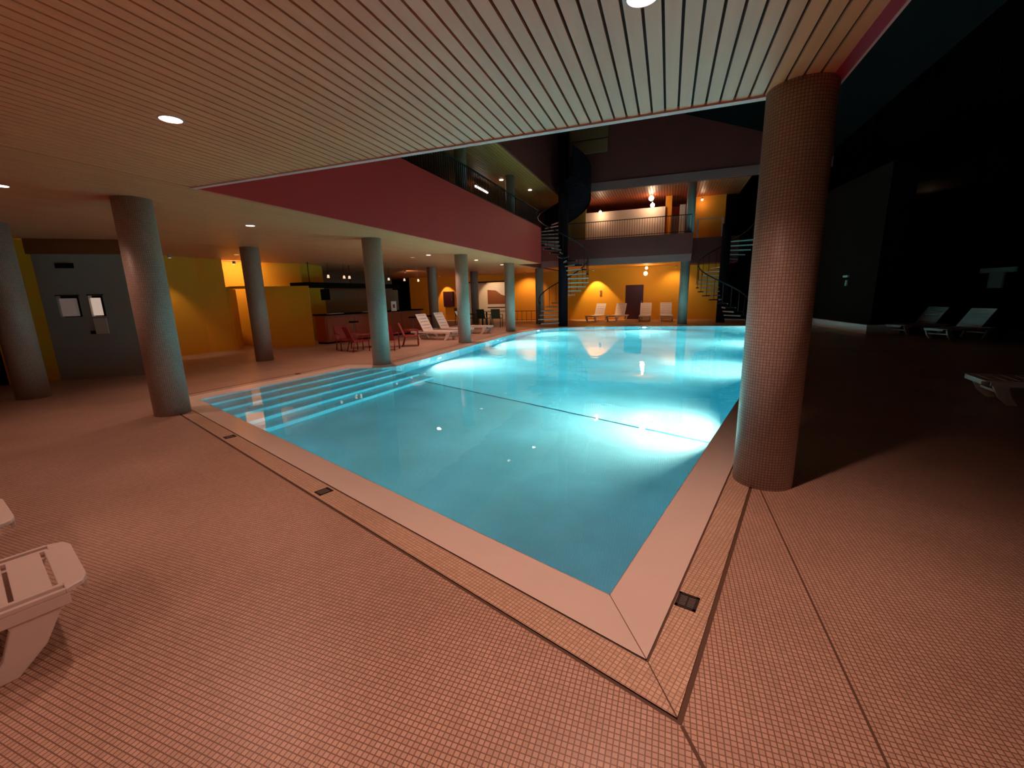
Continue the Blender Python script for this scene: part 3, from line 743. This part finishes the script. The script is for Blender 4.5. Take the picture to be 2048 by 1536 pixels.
bb = thing('back_bar', 'dark shelving unit behind the bar with grey door', 'shelving', (-14.6, 14.2, 0), pi/2)
MB().box(0, 6.6, -.2, .25, 0, 2.0).build('carcass', M['teal'], bb); MB().box(1.4, 2.4, .25, .28, .1, 1.7).build('opening', M['dark'], bb)
for k in range(3): MB().box(2.8, 6.5, .25, .5, .9+k*.4, .93+k*.4).build('shelf', M['rail'], bb)
MB().box(.2, 1.2, .25, .28, .3, 1.6).build('grey_panel', M['whitew'], bb)
t = thing('menu_card', 'small white card standing on the bar behind the steps column', 'sign', (-10.35, 14.6, 1.05), radians(70))
MB().box(-.12, .12, -.01, .01, 0, .38).build('card', M['white'], t); MB().box(-.05, .05, -.013, -.01, .12, .26).build('print', M['redp'], t); MB().box(-.1, .1, -.05, .05, 0, .01).build('foot', M['white'], t)
def stool(label):
    t = thing('bar_stool', label, 'stool', group='bar stools at the counter')
    MB().cyl(0, 0, .72, .77, .17, 20).build('seat', M['dbrown'], t, bevel=.01); MB().cyl(0, 0, .03, .72, .022, 10).build('post', M['gratehi'], t)
    MB().cyl(0, 0, 0, .03, .19, 20).build('base', M['gratehi'], t); MB().tube([(.13*cos(a*pi/8), .13*sin(a*pi/8), .25) for a in range(16)], .01, 6, True).build('foot_ring', M['gratehi'], t)
    return t
st = stool('bar stool at the left end of the red brown counter'); st.location = (-10.7, 12.6, 0)
dup(st, (-10.45, 13.8, 0), 0, 'bar stool behind the steps column')
dup(st, (-10.1, 15.5, 0), 0, 'bar stool behind the white loungers')
dup(st, (-9.95, 16.5, 0), 0, 'bar stool nearest the dim round column')

# ------------------------------------------------------------------ red chairs, table, green chairs
def chair(label, mat, group, cat='chair', name='armchair', low=False):
    t = thing(name, label, cat, group=group); h = .30 if low else .43
    MB().box(-.24, .24, -.22, .24, h, h+.03).build('seat', mat, t, bevel=.012)
    b = MB().box(-.23, .23, 0, .025, 0, .46).build('backrest', mat, t, bevel=.012); b.location = (0, .22, h+.03); b.rotation_euler = (radians(-22 if low else -12), 0, 0)
    for s in (-1, 1):
        MB().tube([(s*.25, -.20, 0), (s*.25, -.20, h+.2), (s*.25, .25, h+.22)], .018, 8).build('arm_frame', mat, t, smooth=True)
        MB().tube([(s*.23, .30, 0), (s*.23, .20, h+.05)], .018, 8).build('leg', mat, t, smooth=True)
    return t
rc = chair('low red chair in front of the bar, leftmost of the red chairs', M['redp'], 'low red chairs in front of the bar', name='low_chair', low=True); rc.location = (-9.35, 10.6, 0); rc.rotation_euler = (0, 0, radians(60))
dup(rc, (-8.75, 10.45, 0), radians(150), 'low red chair in front of the bar, middle of the red chairs')
dup(rc, (-8.0, 10.9, 0), radians(200), 'low red chair just left of the steps column')
dup(rc, (-7.9, 12.0, 0), radians(120), 'low red chair just right of the steps column')
rt = thing('low_table', 'low dark red table among the red chairs', 'table', (-9.0, 11.5, 0))
MB().cyl(0, 0, .40, .43, .36, 24).build('top', M['redp'], rt); MB().cyl(0, 0, .02, .40, .03, 10).build('post', M['redp'], rt); MB().cyl(0, 0, 0, .02, .22, 20).build('foot', M['redp'], rt)
tb = thing('dining_table', 'white topped table with dark legs before the back recess', 'table', (-8.3, 20.9, 0), radians(5))
MB().box(-.9, .6, -.4, .4, .73, .77).build('top', M['white'], tb)
for sx_ in (-.82, .52):
    for sy_ in (-.34, .34): MB().box(sx_-.03, sx_+.03, sy_-.03, sy_+.03, 0, .73).build('leg', M['dark'], tb)
gc = chair('dark green armchair left of the white topped table, seen from behind', M['green'], 'dark green armchairs'); gc.location = (-8.75, 19.9, 0); gc.rotation_euler = (0, 0, radians(170))
dup(gc, (-9.6, 20.3, 0), radians(100), 'dark green armchair half hidden by the pool edge column')
dup(gc, (-8.05, 19.9, 0), radians(190), 'dark green armchair in front of the white topped table')
dup(gc, (-11.3, 22.4, 0), radians(80), 'dark armchair standing by the orange wall at the left of the column')
pic = thing('wall_picture', 'large pale landscape picture on the back wall of the recess', 'picture', (-10.3, 27.18, 0))
MB().box(-1.3, 1.0, -.03, .0, .8, 2.25).build('canvas', M['art1'], pic); hp = [(-1.3, 1.0), (.95, 1.0), (.95, 1.5), (.5, 1.72), (.1, 1.5), (-.3, 1.62), (-.7, 1.9), (-1.3, 1.95)]
mb = MB(); mb.v = [(a, -.045, b) for a, b in hp]+[(a, -.03, b) for a, b in hp]; k_ = len(hp); mb.f = [list(range(k_)), list(range(k_, 2*k_))]+[[i, (i+1) % k_, k_+(i+1) % k_, k_+i] for i in range(k_)]
mb.build('dark_hills', M['brown'], pic); MB().box(-1.34, 1.04, -.02, .0, .76, .8).build('frame', M['dbrown'], pic)
t = thing('wall_notice', 'tiny dark sign on the yellow wall above the far loungers', 'sign', (-3.78, 25.98, 1.55)); MB().box(-.06, .06, -.01, 0, 0, .16).build('upper_plate', M['brown'], t); MB().box(-.06, .06, -.01, 0, -.16, -.06).build('lower_plate', M['brown'], t)
railing('low_railing', 'low brown railing in front of the orange wall left of the staircase', (-9.2, 24.6), (-7.4, 24.6), 0, .62, .3)
t = thing('hanging_box', 'small dark box on the column end of the orange wall', 'box', (-11.75, 23.5, 1.02)); MB().box(-.14, .14, -.1, .1, 0, .26).build('case', M['dbrown'], t, bevel=.01); MB().cyl(0, 0, -1.02, 0, .02, 8).build('stand', M['dbrown'], t)
t = thing('wall_cabinet', 'maroon cupboard on the orange wall left of the dim column', 'cupboard', (-13.9, 25.9, .9)); MB().box(-.35, .35, -.15, .1, 0, 1.0).build('case', M['door'], t); MB().box(.27, .3, -.17, -.15, .4, .55).build('handle', M['gratehi'], t)
